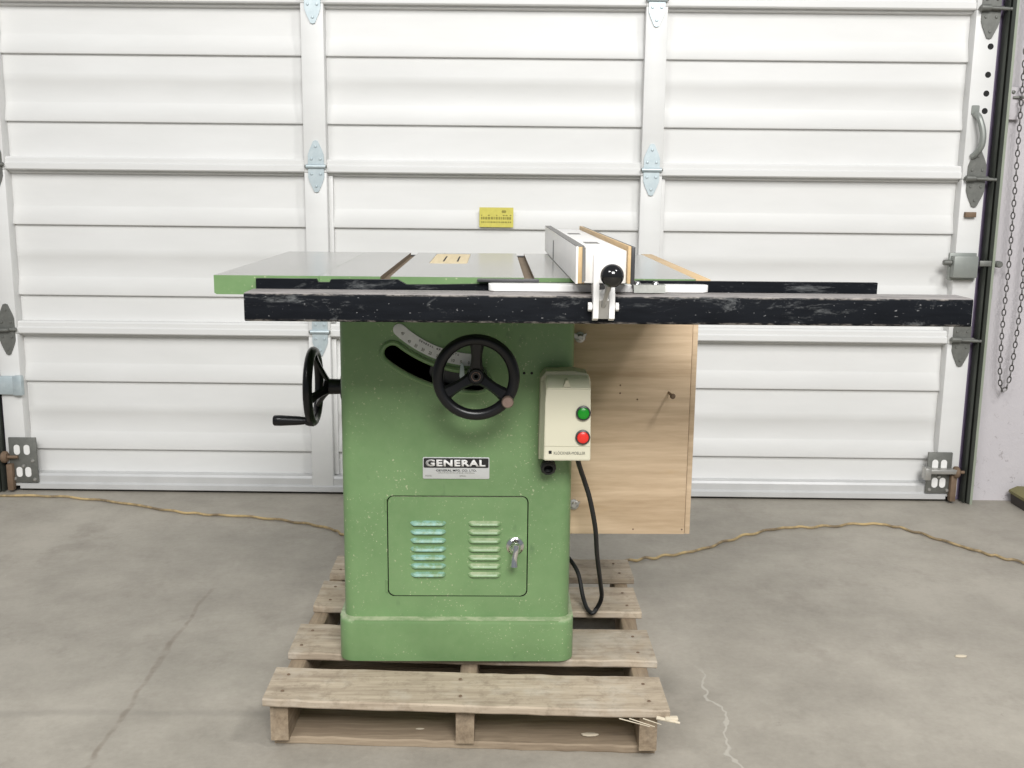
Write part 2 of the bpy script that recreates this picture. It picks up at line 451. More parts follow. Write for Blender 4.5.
def leaf_outline(cx, z0, h, w, up=1):
    s = up
    return [(cx - w / 2, z0), (cx - w / 2, z0 + s * h * .40), (cx - w * .40, z0 + s * h * .60), (cx - w * .14, z0 + s * h * .97), (cx, z0 + s * h), (cx + w * .14, z0 + s * h * .97), (cx + w * .40, z0 + s * h * .60), (cx + w / 2, z0 + s * h * .40), (cx + w / 2, z0)]
def hinge(cx, z, h, w, mt, up=True, down=True):
    bm = NB(); y0, y1 = -.0462, -.040
    hs = []
    if up: prism(bm, leaf_outline(cx, z + .004, h, w, 1), 'y', y0, y1); hs.append(1)
    if down: prism(bm, leaf_outline(cx, z - .004, h, w, -1), 'y', y0, y1); hs.append(-1)
    rod(bm, (cx - w * .62, -.048, z), (cx + w * .62, -.048, z), .0075, n=12)
    for s in hs:
        for dx, dz in ((-.28, .30), (.28, .30), (0, .80)):
            lathe(bm, [(0, .004), (.004, .0035), (.0055, 0)], (cx + dx * w, y0, z + s * dz * h), (0, -1, 0), 10)
    o = obj('hinge', bm, mt, door)
    bm = NB(); rod(bm, (cx - w * .70, -.0505, z), (cx + w * .70, -.0505, z), .0045, n=10, mi=0)
    obj('hinge_pin', bm, M['greyhw'], o)
    return o
for z in (.594, 1.183, 1.755):
    for cx in (-.632, .553):
        hinge(cx, z + .022, .086, .056, M['zinc'])
    hinge(DX0 + .056, z + .018, .090, .056, M['greyhw'])
    zz = z + (.020 if z < 1 else .004); hr = hinge(DX1 - .052, zz, .096, .064, M['greyhw'])
    bm = NB(); rod(bm, (DX1 - .09, -.060, zz), (DX1 + .012, -.060, zz - .004), .006, n=12)
    rod(bm, (DX1 - .095, -.058, zz), (DX1 - .06, -.058, zz), .011, n=12, rd=.002)
    obj('roller_stem', bm, M['greyhw'], hr)
    bm = NB(); rod(bm, (DX0 - .02, -.060, z + .014), (DX0 + .07, -.060, z + .018), .006, n=12)
    obj('roller_stem', bm, M['greyhw'], door)
# punched holes on the right stile of the upper section
for zz in (1.634, 1.540, 1.477, 1.418):
    bm = NB(); lathe(bm, [(0, .0004), (.0075, .0004), (.0095, .0008), (.0105, 0)], (DX1 - .042, -.0402, zz), (0, -1, 0), 20)
    obj('stile_hole', bm, M['dark'], door)
# upper lift handle
bm = NB()
hx = DX1 - .075
prism(bm, rrect(hx - .014, hx + .012, 1.405, 1.437, .004, 3), 'y', -.045, -.040)
tube(bm, [(hx, -.045, 1.408), (hx + .004, -.070, 1.392), (hx + .016, -.080, 1.345), (hx + .017, -.078, 1.300), (hx + .008, -.058, 1.272), (hx + .002, -.044, 1.262)], .011, 10, 6)
obj('lift_handle', bm, M['latch'], door)
bm = NB(); box(bm, hx - .008, hx + .030, -.056, -.040, 1.052, 1.070, .001)
obj('hinge_tab', bm, M['rusty'], door)
# slide latch box with bolt, mid right
lb = NB(); box(lb, 1.630, 1.716, -.085, -.036, .840, .916, .003)
box(lb, 1.626, 1.722, -.052, -.036, .828, .926, .002)
lat = obj('latch_box', lb, M['latch'], door)
bm = NB(); rod(bm, (1.60, -.062, .892), (1.63, -.062, .892), .010, n=12, rd=.002); box(bm, 1.728, 1.80, -.068, -.056, .880, .900, .002)
rod(bm, (1.795, -.078, .888), (1.795, -.05, .888), .012, n=12, rd=.003)
obj('latch_bolt', bm, M['greyhw'], lat)
# left latch strap
bm = NB(); box(bm, -1.93, -1.742, -.058, -.040, .372, .440, .003); box(bm, -1.760, -1.728, -.064, -.040, .370, .442, .002)
obj('strap_plate', bm, M['zinc'], door)
# bottom corner brackets
def corner_bracket(x0, x1, z1, flip, lever):
    bm = NB(); box(bm, x0, x1, -.050, -.040, .036, z1, .002)
    ox = (x1 - x0)
    o = obj('corner_bracket', bm, M['greyhw'], door)
    for a, z in ((.30, z1 - .045), (.66, z1 - .045), (.34, .078), (.66, .078)):
        xx = x0 + ox * a; bm = NB()
        prism(bm, rrect(xx - .011, xx + .011, z - .020, z + .018, .0105, 5), 'y', -.0515, -.0495)
        obj('bracket_slot', bm, M['whitepaint'], o)
    for a, z in ((.15, .05), (.85, .12), (.5, .10), (.88, .048)):
        bm = NB()
        lathe(bm, [(0, .006), (.005, .005), (.007, 0)], (x0 + ox * a, -.050, z), (0, -1, 0), 10)
        obj('bracket_bolt', bm, M['steel'], o)
    ex = x1 if not flip else x0
    bm = NB(); lathe(bm, [(0, 0), (.016, .0), (.022, .006), (.022, .016), (.016, .022), (0, .022)], (ex + (.0 if not flip else -.02), -.066, z1 - .07), (1, 0, 0), 20)
    rod(bm, (ex - .02, -.066, z1 - .07), (ex + .04, -.066, z1 - .07), .006)
    box(bm, ex - .006, ex + .016, -.07, -.045, .01, .11, .003)
    obj('bottom_roller', bm, M['rusty'], o)
    if lever:
        bm = NB(); box(bm, x0 - .015, x1 + .012, -.085, -.050, .118, .135, .003); box(bm, x0 - .02, x0 + .002, -.088, -.050, .095, .14, .003)
        obj('step_plate', bm, M['steel'], o)
corner_bracket(-1.800, -1.698, .208, True, False)
corner_bracket(1.612, 1.702, .192, False, True)
# yellow sticker with unreadable small print
bm = NB(); box(bm, -.055, .067, -.0155, -.0145, .998, 1.068)
st = obj('warning_sticker', bm, M['sticker'], door)
bm = NB()
rs = random.Random(3)
for row, (z, h) in enumerate(((1.040, .004), (1.030, .009), (1.016, .005))):
    x = -.049
    while x < .060:
        w = rs.uniform(.003, .008)
        if row != 0 or rs.random() < .6: prism(bm, rrect(x, x + w, z - h / 2, z + h / 2, .0008, 2), 'y', -.0160, -.0155)
        x += w + rs.uniform(.0012, .003)
prism(bm, rrect(.025, .041, 1.049, 1.058, .003, 3), 'y', -.0160, -.0155)
obj('sticker_print', bm, M['stickerink'], st)

# ---- door tracks (bolted to the wall): things of their own
def track(side, label):
    s = side
    xin = (DX1 - .001) if s > 0 else (DX0 + .006)
    t = root('door_track', (0, 0, 0), label, 'track', 'steel tracks of the overhead door', loc=DLOC, rotz=DROT)
    bm = NB()
    # C channel: outline in x,y extruded up
    w = .028
    o = [(0, -.060), (.004, -.066), (.004, -.030), (w - .015, -.030), (w - .015, -.062), (w - .006, -.070), (w - .003, -.066), (w - .011, -.060), (w - .011, -.026), (0, -.026)]
    pts = [(xin + s * a, b) for a, b in o]
    prism(bm, pts, 'z', .004, 2.44)
    obj('track_channel', bm, M['track'], t)
    bm = NB(); pts = [(xin + s * a, b) for a, b in [(w - .006, -.071), (w + .003, -.071), (w + .003, -.019), (w + .016, -.019), (w + .016, -.0145), (w - .004, -.0145), (w - .004, -.066), (w - .006, -.066)]]
    prism(bm, pts, 'z', 0, 2.44); obj('wall_angle', bm, M['tracklip'], t)
    for z in (.16, .78, 1.36, 1.95):
        bm = NB(); xa = xin + s * (w + .0035); xb = xin + s * (w + .014)
        box(bm, min(xa, xb), max(xa, xb), -.05, -.0195, z - .018, z + .018, .002); obj('track_clip', bm, M['greyhw'], t)
    return t
track(1, 'dark vertical steel door track beside the hanging chain')
track(-1, 'dark vertical steel door track at the left edge of the photo')

# ---- chain on the wall
def cpt(x, z, Y=3.715):
    k = Y / 3.8; return Vector((x * k, Y, 1.14 + (z - 1.14) * k))
up1 = [(1.850, 2.30), (1.856, 1.9), (1.863, 1.479), (1.872, 1.113), (1.876, .862), (1.875, .641), (1.885, .450), (1.904, .410)]
up2 = [(1.918, .450), (1.926, .529), (1.934, .752), (1.932, .935), (1.938, 1.5), (1.940, 2.30)]
path = catmull([cpt(*p) for p in up1 + up2], 10)
# resample
seg = [0]
for a, b in zip(path, path[1:]): seg.append(seg[-1] + (b - a).length)
def at_len(s):
    for i in range(len(seg) - 1):
        if seg[i + 1] >= s: return path[i].lerp(path[i + 1], (s - seg[i]) / max(1e-9, seg[i + 1] - seg[i]))
    return path[-1]
bm = NB(); pitch = .0215; k = 0; s = 0
while s + pitch < seg[-1]:
    a, b = at_len(s), at_len(s + pitch); t = (b - a).normalized(); c = (a + b) / 2
    side = Vector((0, 1, 0)) if k % 2 else Vector((1, 0, 0))
    tw = .5; side = (side + Vector((tw if k % 2 else 0, 0 if k % 2 else -tw, 0))); side = (side - t * side.dot(t)).normalized()
    L, W = .0125, .0060
    ring = [c + t * (L * math.cos(q)) + side * (W * math.sin(q)) for q in [2 * PI * j / 12 for j in range(12)]]
    tube(bm, ring, .0023, 6, 0, 0, True)
    s += pitch; k += 1
ch = obj('hanging_chain', bm, M['chain']); tag(ch, 'looped steel hoist chain hanging down the pale wall', 'chain')
bk = root('chain_keeper', cpt(1.835, 1.44, 3.74), 'small grey metal chain keeper fixed to the pale wall', 'bracket')
c0 = cpt(1.835, 1.45, 3.742)
bm = NB(); box(bm, c0.x - .020, c0.x + .030, c0.y - .003, c0.y + .008, c0.z - .055, c0.z + .055, .002)
obj('back_plate', bm, M['wall'], bk)
bm = NB(); rod(bm, (c0.x - .004, c0.y - .004, c0.z + .02), (c0.x + .045, c0.y - .02, c0.z + .02), .005); lathe(bm, [(0, .006), (.006, .004), (.007, 0)], (c0.x - .004, c0.y - .003, c0.z + .038), (0, -1, 0), 10)
obj('hook', bm, M['greyhw'], bk)
# ---- block at the foot of the wall, right edge
rb = root('wood_block', (1.975, 3.66, 0), 'dirty dark wood block with mossy cap at foot of wall', 'block')
bm = NB(); prism(bm, [(1.935, 0), (2.08, 0), (2.08, .045), (1.945, .050), (1.930, .038)], 'y', 3.60, 3.73, 0, .004); obj('block_body', bm, M['brick'], rb)
bm = NB(); prism(bm, [(1.925, .040), (1.945, .050), (2.085, .046), (2.085, .060), (1.955, .064), (1.925, .050)], 'y', 3.60, 3.735, 0, .003); obj('block_cap', bm, M['olive'], rb)

# ================================================================== EXTENSION CORD
cp = [(-2.3, 3.74), (-1.84, 3.735), (-1.594, 3.725), (-1.345, 3.654), (-1.138, 3.562), (-.986, 3.519), (-.843, 3.499), (-.658, 3.435), (-.546, 3.373), (-.494, 3.312), (-.42, 3.20), (-.25, 3.05), (0, 2.98), (.22, 3.02), (.34, 3.06), (.42, 3.079), (.526, 3.116), (.664, 3.182), (.823, 3.31), (.982, 3.400), (1.123, 3.419), (1.308, 3.454), (1.397, 3.412), (1.484, 3.289), (1.564, 3.174), (1.631, 3.100), (1.75, 3.00), (2.1, 2.85)]
bm = NB()
dense = catmull([(x, y, .0050) for x, y in cp], 14)
rs = random.Random(5)
dd = [p + Vector((0, .006 * math.sin(i * .9) * (1 if p.x > .4 else .35), .0015 * (1 + math.sin(i * .7)))) for i, p in enumerate(dense)]
tube(bm, dd, .0043, 8, 0)
ec = obj('extension_cord', bm, M['cord']); tag(ec, 'dirty yellow extension cord lying across the floor behind the machine', 'cord')

# ================================================================== PALLET
pal = root('wooden_pallet', (-.05, 2.38, 0), 'weathered wooden pallet under the green machine', 'pallet')
def board(y0l, y1l, y0r, y1r, xl, xr, z0, z1, seed, ragged=True, name='deck_board'):
    rs = random.Random(seed); n = 26; bm = NB(); top = []; nx = n
    def wob(a): return (rs.random() - .5) * a
    rows = []
    for i in range(nx + 1):
        t = i / nx; x = xl + (xr - xl) * t
        yf = y0l + (y0r - y0l) * t + (wob(.0035) if ragged else 0); yb = y1l + (y1r - y1l) * t + wob(.0035)
        zt = z1 - rs.random() * .0015
        sag = -.002 * math.sin(PI * t)
        ring = [(x, yf + .002, z0 + sag), (x, yf, z0 + .003 + sag), (x, yf, zt - .003 + sag), (x, yf + .003, zt + sag),
                (x, (yf + yb) / 2, zt - rs.random() * .0005 + sag), (x, yb - .003, zt + sag), (x, yb, zt - .003 + sag), (x, yb, z0 + sag)]
        rows.append([bm.verts.new(p) for p in ring])
    for A, B in zip(rows, rows[1:]):
        for k in range(8): bm.faces.new((A[k], A[(k + 1) % 8], B[(k + 1) % 8], B[k]))
    bm.faces.new(rows[0][::-1]); bm.faces.new(rows[-1])
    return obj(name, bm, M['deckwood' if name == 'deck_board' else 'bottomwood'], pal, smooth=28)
DT0, DT1 = .102, .120
deck = [(1.966, 2.112, 1.920, 2.069, -.463, .356), (2.181, 2.339, 2.141, 2.310, -.452, .364), (2.441, 2.615, 2.411, 2.574, -.441, .367), (2.658, 2.805, 2.638, 2.783, -.434, .378)]
boards = []
for i, (a, b, c, d, xl, xr) in enumerate(deck):
    boards.append(board(a, b, c, d, xl, xr, DT0, DT1, 20 + i))
# nails heads on each board above each stringer
for i, (a, b, c, d, xl, xr) in enumerate(deck):
    rs = random.Random(i)
    for t in (.035, .49, .955):
        x = xl + (xr - xl) * t; yf = a + (c - a) * t; yb = b + (d - b) * t
        for f in (.25, .75):
            bm = NB(); lathe(bm, [(0, .0012), (.0032, .001), (.004, 0)], (x + rs.uniform(-.008, .008), yf + (yb - yf) * f, DT1 - .0005), (0, 0, 1), 8)
            obj('nail_head', bm, M['rusty'], boards[i])
def stringer(x0, x1, yf, yb, sl, z0=.018, z1=.102):
    bm = NB(); rows = []; n = 14; rs = random.Random(int(x0 * 1000) % 97)
    for i in range(n + 1):
        t = i / n; y = yf + (yb - yf) * t; dx = sl * t
        w = [rs.uniform(-.0012, .0012) for _ in range(4)]
        zt = z1 - .0005
        rows.append([bm.verts.new(p) for p in [(x0 + dx + w[0], y, z0), (x1 + dx + w[1], y, z0), (x1 + dx + w[1], y, zt - .003), (x1 + dx - .003, y, zt), (x0 + dx + .003, y, zt), (x0 + dx + w[0], y, zt - .003)]])
    for A, B in zip(rows, rows[1:]):
        for k in range(6): bm.faces.new((A[k], A[(k + 1) % 6], B[(k + 1) % 6], B[k]))
    bm.faces.new(rows[0][::-1]); bm.faces.new(rows[-1])
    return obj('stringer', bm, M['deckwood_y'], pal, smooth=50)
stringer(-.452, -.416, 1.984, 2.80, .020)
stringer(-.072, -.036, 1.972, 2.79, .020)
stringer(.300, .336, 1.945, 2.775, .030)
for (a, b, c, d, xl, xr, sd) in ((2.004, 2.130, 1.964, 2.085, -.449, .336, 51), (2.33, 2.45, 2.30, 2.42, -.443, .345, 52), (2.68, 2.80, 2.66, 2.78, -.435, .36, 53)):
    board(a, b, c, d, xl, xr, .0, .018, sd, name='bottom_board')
bm = NB(); rs = random.Random(12)
for q, (x, l, a) in enumerate(((.352, .045, -.05), (.350, .03, .15), (.30, .05, -.25), (.285, .06, -.20), (.32, .035, -.12))):
    z = .100 - (.002 if q else 0); y = 1.921
    w = .004 if q == 0 else .0012
    p0 = Vector((x - l * .5, y, z + .004)); p1 = Vector((x + l * .5, y - .012, z + l * math.sin(a) * .6))
    rod(bm, p0, p1, w, w * .55, 7)
box(bm, .346, .372, 1.912, 1.925, .100, .107, .002)
obj('splinter', bm, M['splinter'], pal)
# little loose bits
for (x, y, z, r, lab, mt) in ((.205, 2.005, .018, .010, 'pale crumb of broken wood on the lower pallet board', 'splinter'),
                              (1.17, 2.42, 0, .010, 'pale wood chip alone on the bare floor at right', 'splinter'),
                              (-.150, 2.03, .018, .005, 'tiny pale wood crumb on lower board left of centre stringer', 'splinter')):
    bm = NB(); rs = random.Random(int(x * 100))
    pts = [(x + r * (1 + .4 * rs.random()) * math.cos(q) * 1.4, y + r * .6 * math.sin(q)) for q in [2 * PI * j / 7 for j in range(7)]]
    prism(bm, pts, 'z', z, z + r * .45, 0, .0015)
    tag(obj('wood_chip', bm, M[mt]), lab, 'wood chip', 'loose wood chips')

# ================================================================== TABLE SAW
saw = root('table_saw', (-.077, 2.4, .12), 'green cabinet table saw with black rail and handwheels standing on the pallet', 'table saw')
CX0, CX1, CY0, CY1 = -.3235, .1695, 2.160, 2.660
# plinth
bm = NB(); prism(bm, rrect(-.333, .179, 2.138, 2.682, .034, 8), 'z', .120, .214, 0, 0)
pl_top = [e for e in bm.edges if all(v.co.z > .2139 for v in e.verts)]
bmesh.ops.bevel(bm, geom=pl_top, offset=.010, segments=4, affect='EDGES', profile=.5)
obj('plinth', bm, M['green'], saw)
# cabinet shell with openings
bm = NB(); prism(bm, rrect(CX0, CX1, CY0, CY1, .026, 8), 'z', .212, .941)
cab = obj('cabinet', bm, M['green'], saw)
bm = NB(); prism(bm, rrect(CX0 + .012, CX1 - .012, CY0 + .012, CY1 - .012, .016, 4), 'z', .225, .930)
c1 = obj('cut', bm, M['dark'], smooth=0)
def arc_band(cx, cz, r0, r1, a0, a1, n=24, round0=True, round1=True):
    """angles measured from straight down, positive to the left (-x)"""
    P = lambda r, a: (cx - r * math.sin(a), cz - r * math.cos(a))
    out = [P(r0, a0 + (a1 - a0) * i / n) for i in range(n + 1)]
    rm, h = (r0 + r1) / 2, (r1 - r0) / 2
    if round1:
        for k in range(1, 8):
            q = PI * k / 8; rr = rm - h * math.cos(q); aa = a1 + math.copysign(h * math.sin(q) / rm, a1 - a0); out.append(P(rr, aa))
    out += [P(r1, a1 + (a0 - a1) * i / n) for i in range(n + 1)]
    if round0:
        for k in range(1, 8):
            q = PI * k / 8; rr = rm + h * math.cos(q); aa = a0 - math.copysign(h * math.sin(q) / rm, a1 - a0); out.append(P(rr, aa))
    return out
SC = (-.035, 1.023)
A0, A1 = math.radians(-1), math.radians(38)
bm = NB(); prism(bm, arc_band(*SC, .268, .304, A0, A1), 'y', CY0 - .03, CY0 + .04)
c2 = obj('cut', bm, M['dark'], smooth=0)
DRX0, DRX1, DRZ0, DRZ1 = -.2245, .0745, .2635, .4865
bm = NB(); prism(bm, rrect(DRX0 - .0025, DRX1 + .0025, DRZ0 - .0025, DRZ1 + .0025, .014, 5), 'y', CY0 - .03, CY0 + .04)
c3 = obj('cut', bm, M['dark'], smooth=0)
boolean(cab, [c1, c2, c3])
# raised lip round the tilt slot
bm = NB(); lip = arc_band(*SC, .264, .308, A0, A1)
tube(bm, [(x, CY0 - .001, z) for x, z in lip], .0055, 8, 0, 0, True)
obj('slot_lip', bm, M['green'], saw)
# casting seen in the slot
bm = NB(); prism(bm, arc_band(*SC, .262, .300, math.radians(-4), math.radians(17)), 'y', CY0 + .028, CY0 + .045)
obj('trunnion', bm, M['phenolic'], saw)
# scale plate
SR0, SR1 = .226, .252
bm = NB(); prism(bm, arc_band(*SC, SR0, SR1, math.radians(2), math.radians(42.5), round0=False), 'y', CY0 - .0030, CY0 - .0, 0, .0005)
sp = obj('tilt_scale', bm, M['scalem'], saw)
for k in range(0):
    a = math.radians(4 + k * 4); c_, s_ = math.cos(a), math.sin(a)
    for r0 in (.2455,):
        p = Matrix.Translation((SC[0] - r0 * s_, CY0 - .0034, SC[1] - r0 * c_)) @ Matrix.Rotation(a, 4, 'Y')
        box(bm, -.0006, .0006, -.0003, .0003, -.0045, .0045, 0, 0, 1, p)
for k, s in enumerate(('0', '5', '10', '15', '20', '25', '30', '35', '40', '45')):
    a = math.radians(4 + k * 3.9 + (1 if k == 9 else 0))
    r0 = .2450 if k < 9 else .2400
    w = .0035 if len(s) == 1 else .0065
    text('scale_number', s, w, .0065, (SC[0] - r0 * math.sin(a), CY0 - .0031, SC[1] - r0 * math.cos(a)), sp, M['fadedink'], Matrix.Rotation(a, 4, 'Y'), bold=.02)
wd = 'GENERAL MFG CO LTD'
for i, chh in enumerate(wd):
    if chh == ' ': continue
    a = math.radians(31 - i * 1.25)
    text('scale_letter', chh, .0030, .0040, (SC[0] - .2310 * math.sin(a), CY0 - .0031, SC[1] - .2310 * math.cos(a)), sp, M['ink'], Matrix.Rotation(a, 4, 'Y'), bold=.02)
# pointer
bm = NB(); prism(bm, [(-.066, .780), (-.0625, .772), (-.0605, .752), (-.0625, .742), (-.069, .742), (-.0715, .752), (-.0695, .772)], 'y', CY0 - .010, CY0 - .006)
obj('tilt_pointer', bm, M['pointer'], saw)

# cabinet door
bm = NB(); prism(bm, rrect(DRX0, DRX1, DRZ0, DRZ1, .012, 5), 'y', CY0 - .0015, CY0 + .006, 0, 0)
fr = [e for e in bm.edges if all(v.co.y < CY0 - .001 for v in e.verts)]
bmesh.ops.bevel(bm, geom=fr, offset=.0015, segments=2, affect='EDGES')
cd = obj('cabinet_door', bm, M['green'], saw)
def louver(bm, x0, x1, z):
    # pressed hood: a half-lens bulging out, open below
    n = 16; rows = []
    for i in range(n + 1):
        t = i / n; e = min(1, math.sin(PI * t) * 3) ** .5 if 0 < t < 1 else 0
        x = x0 + (x1 - x0) * t; h = .0105 * (.35 + .65 * e); d = .0075 * e
        ys = CY0 - .0014
        rows.append([bm.verts.new(p) for p in [(x, ys + .001, z + h * .5), (x, ys - d * .45, z + h * .25), (x, ys - d * .95, z - h * .25), (x, ys - d, z - h * .45), (x, ys - d * .8, z - h * .52), (x, ys + .001, z - h * .40)]])
    for A, B in zip(rows, rows[1:]):
        for k in range(6): bm.faces.new((A[k], A[(k + 1) % 6], B[(k + 1) % 6], B[k]))
for x0, x1, mt, lab in ((-.177, -.100, M['teal'], 'louvers with worn bluish paint'), (-.053, .019, M['green'], None)):
    bm = NB()
    for k in range(7): louver(bm, x0, x1, .4290 - k * .0193)
    lo = obj('vent_louvers', bm, mt, cd)
    if lab: lo['label'] = lab
bm = NB(); lathe(bm, [(0, .012), (.010, .012), (.012, .008), (.019, .004), (.0205, 0)], (.049, CY0 - .001, .378), (0, -1, 0), 28)
rod(bm, (.049, CY0 - .010, .378), (.049, CY0 - .030, .378), .010, .0085, 20, rd=.002)
tube(bm, [(.0505, CY0 - .026, .386), (.050, CY0 - .030, .376), (.047, CY0 - .032, .358), (.0465, CY0 - .034, .342)], lambda t: .0085 - .002 * math.sin(t * PI), 12, 6)
obj('door_latch_handle', bm, M['chrome'], cd)
for z in (.468, .285):
    bm = NB(); rod(bm, (DRX0 - .0045, CY0 - .001, z - .014), (DRX0 - .0045, CY0 - .001, z + .014), .0025, n=8)
    obj('hinge_barrel', bm, M['green'], cd)

# nameplate
bm = NB(); prism(bm, rrect(-.1495, -.0075, .5270, .5745, .003, 4), 'y', CY0 - .0022, CY0 - .0, 0, .0004)
npl = obj('nameplate', bm, M['plate'], saw)
bm = NB(); prism(bm, rrect(-.1475, -.0095, .5515, .5725, .0025, 4), 'y', CY0 - .0028, CY0 - .0021)
obj('black_field', bm, M['ink'], npl)
text('nameplate_lettering', 'GENERAL', .127, .0150, (-.0795, CY0 - .0028, .5620), npl, M['whitepaint'], bold=.042)
text('nameplate_lettering', 'GENERAL MFG. CO. LTD.', .086, .0044, (-.078, CY0 - .0022, .5455), npl, M['ink'], bold=.012)
text('nameplate_lettering', 'DRUMMONDVILLE QUE. CANADA', .078, .0026, (-.078, CY0 - .0022, .5400), npl, M['fadedink'])
text('nameplate_lettering', 'MODEL', .014, .0030, (-.137, CY0 - .0022, .5335), npl, M['fadedink'])
text('nameplate_lettering', 'SERIAL', .014, .0030, (-.064, CY0 - .0022, .5335), npl, M['fadedink'])
for x, z in ((.064, .757), (.080, .757)):
    bm = NB(); lathe(bm, [(0, .0005), (.0026, .0005), (.003, 0)], (x, CY0, z), (0, -1, 0), 10)
    obj('screw_hole', bm, M['dark'], saw)

# handwheels
def handwheel(c, d, R, rot, handle_ang, hl, dish):
    """c hub centre on the wheel plane, d outward axis"""
    m = axis_mtx(c, d) @ Matrix.Rotation(rot, 4, 'Z')
    T = lambda x, y, z: m @ Vector((x, y, z))
    bm = NB(); dn = Vector(d).normalized()
    r = .0112; n = 56; k = 14
    prof = [(R - r + r * math.cos(2 * PI * j / k), .0105 * math.sin(2 * PI * j / k)) for j in range(k)]
    lathe(bm, prof, c, d, n, 0, True)
    for q in (90, 210, 330):
        a = math.radians(q); ca, sa = math.cos(a), math.sin(a); rows = []
        for i in range(9):
            t = i / 8; rr = .008 + (R - .014 - .008) * t
            w = .0150 - .0042 * math.sin(PI * min(1, t * 1.1)) + (.004 if t > .9 else 0); th = .006; zz = -dish * (1 - t) ** 1.3
            cx, cy = rr * ca, rr * sa
            rows.append([bm.verts.new(T(cx + px * -sa, cy + px * ca, zz + pz)) for px, pz in ((-w, 0), (-w * .6, th), (w * .6, th), (w, 0), (w * .6, -th), (-w * .6, -th))])
        for A, B in zip(rows, rows[1:]):
            for kk in range(6): bm.faces.new((A[kk], A[(kk + 1) % 6], B[(kk + 1) % 6], B[kk]))
        bm.faces.new(rows[0][::-1]); bm.faces.new(rows[-1])
    lathe(bm, [(0, -dish - .03), (.017, -dish - .03), (.018, -dish - .004), (.016, -dish + .010), (.0135, -dish + .012), (0, -dish + .012)], c, d, 28)
    a = math.radians(handle_ang)
    hp = T((R - .0112) * math.cos(a), (R - .0085) * math.sin(a), 0)
    lathe(bm, [(0, .012), (.010, .012), (.012, .006), (.013, -.006), (0, -.009)], hp, d, 20)
    w = obj('handwheel', bm, M['black'], saw)
    bm = NB(); lathe(bm, [(0, 0), (.0040, 0), (.0040, .0), (0, .0)], Vector(c) + dn * (-dish + .0122), d, 20)
    lathe(bm, [(.0078, 0), (.0095, .0015), (.0098, 0)], Vector(c) + dn * (-dish + .0122), d, 20)
    obj('hub_bolt', bm, M['rusthub'], w)
    bm = NB()
    lathe(bm, [(0, .008), (.0065, .008), (.0085, .014), (.0100, hl * .3), (.0122, hl * .8), (.0120, hl - .003), (.0100, hl), (0, hl)], hp, d, 20)
    h = obj('crank_handle', bm, M['black'] if hl > .06 else M['rusthub'], w)
    if hl <= .06: h['label'] = 'brown worn crank handle'
    return w
# front wheel: axis towards the viewer; local x -> world ?
mf = axis_mtx((0, 0, 0), (0, -1, 0))
def ang_in(mtx, want):
    inv = mtx.inverted().to_3x3(); v = inv @ Vector(want); return math.degrees(math.atan2(v.y, v.x))
upA = ang_in(mf, (.03, 0, 1)); rot = math.radians(upA - 90)
mfr = mf @ Matrix.Rotation(rot, 4, 'Z')
ha = ang_in(mfr, (.066, 0, -.045))
handwheel((-.035, 2.045, .768), (0, -1, 0), .0872, rot, ha, .032, .020)
bm = NB(); rod(bm, (-.035, 2.09, .762), (-.035, 2.22, .745), .011, n=20)
rod(bm, (-.035, 2.105, .76), (-.035, 2.15, .754), .019, .022, 20)
obj('wheel_shaft', bm, M['phenolic'], saw)
# left wheel
mf = axis_mtx((0, 0, 0), (-1, 0, 0))
upA = ang_in(mf, (0, .25, 1)); rot = math.radians(upA - 90)
mfr = mf @ Matrix.Rotation(rot, 4, 'Z')
ha = ang_in(mfr, (0, -.60, -1))
handwheel((-.408, 2.335, .692), (-1, 0, 0), .0905, rot, ha, .084, .036)
bm = NB(); rod(bm, (-.350, 2.335, .692), (-.315, 2.345, .692), .016, n=20)
obj('wheel_shaft', bm, M['black'], saw)
bm = NB(); rod(bm, (-.344, 2.335, .692), (-.318, 2.335, .692), .030, .038, 24)
box(bm, -.336, -.318, 2.295, 2.375, .640, .745, .006)
for z in (.652, .733): rod(bm, (-.344, 2.33, z), (-.32, 2.33, z), .010, n=8, rd=.002)
obj('bearing_flange', bm, M['phenolic'], saw)

# switch box
BX0, BX1 = .103, .198
sb = NB()
outer = [(.095, .583), (.199, .583), (.199, .752), (.192, .766), (.165, .771), (.108, .770), (.097, .756)]
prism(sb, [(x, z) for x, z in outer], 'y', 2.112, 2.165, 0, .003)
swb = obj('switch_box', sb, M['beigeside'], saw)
bm = NB()
# tapered lid: back outline -> front outline
back = [(.0955, .584), (.2005, .584), (.2005, .752), (.194, .766), (.108, .767), (.0965, .754)]
front = [(.104, .592), (.199, .592), (.197, .700), (.196, .742), (.107, .742), (.105, .715)]
vb = [bm.verts.new((x, 2.120, z)) for x, z in back]; vf = [bm.verts.new((x, 2.070, z)) for x, z in front]
bm.faces.new(vb[::-1]); bm.faces.new(vf)
for i in range(6): bm.faces.new((vb[i], vb[(i + 1) % 6], vf[(i + 1) % 6], vf[i]))
bmesh.ops.bevel(bm, geom=bm.edges[:], offset=.002, segments=2, affect='EDGES')
lid = obj('switch_lid', bm, M['beige'], swb)
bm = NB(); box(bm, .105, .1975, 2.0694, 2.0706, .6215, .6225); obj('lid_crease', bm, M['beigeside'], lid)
bm = NB(); prism(bm, [(.140, .744), (.156, .744), (.150, .758), (.146, .758)], 'y', 2.072, 2.100); obj('screw_recess', bm, M['beigeside'], lid)
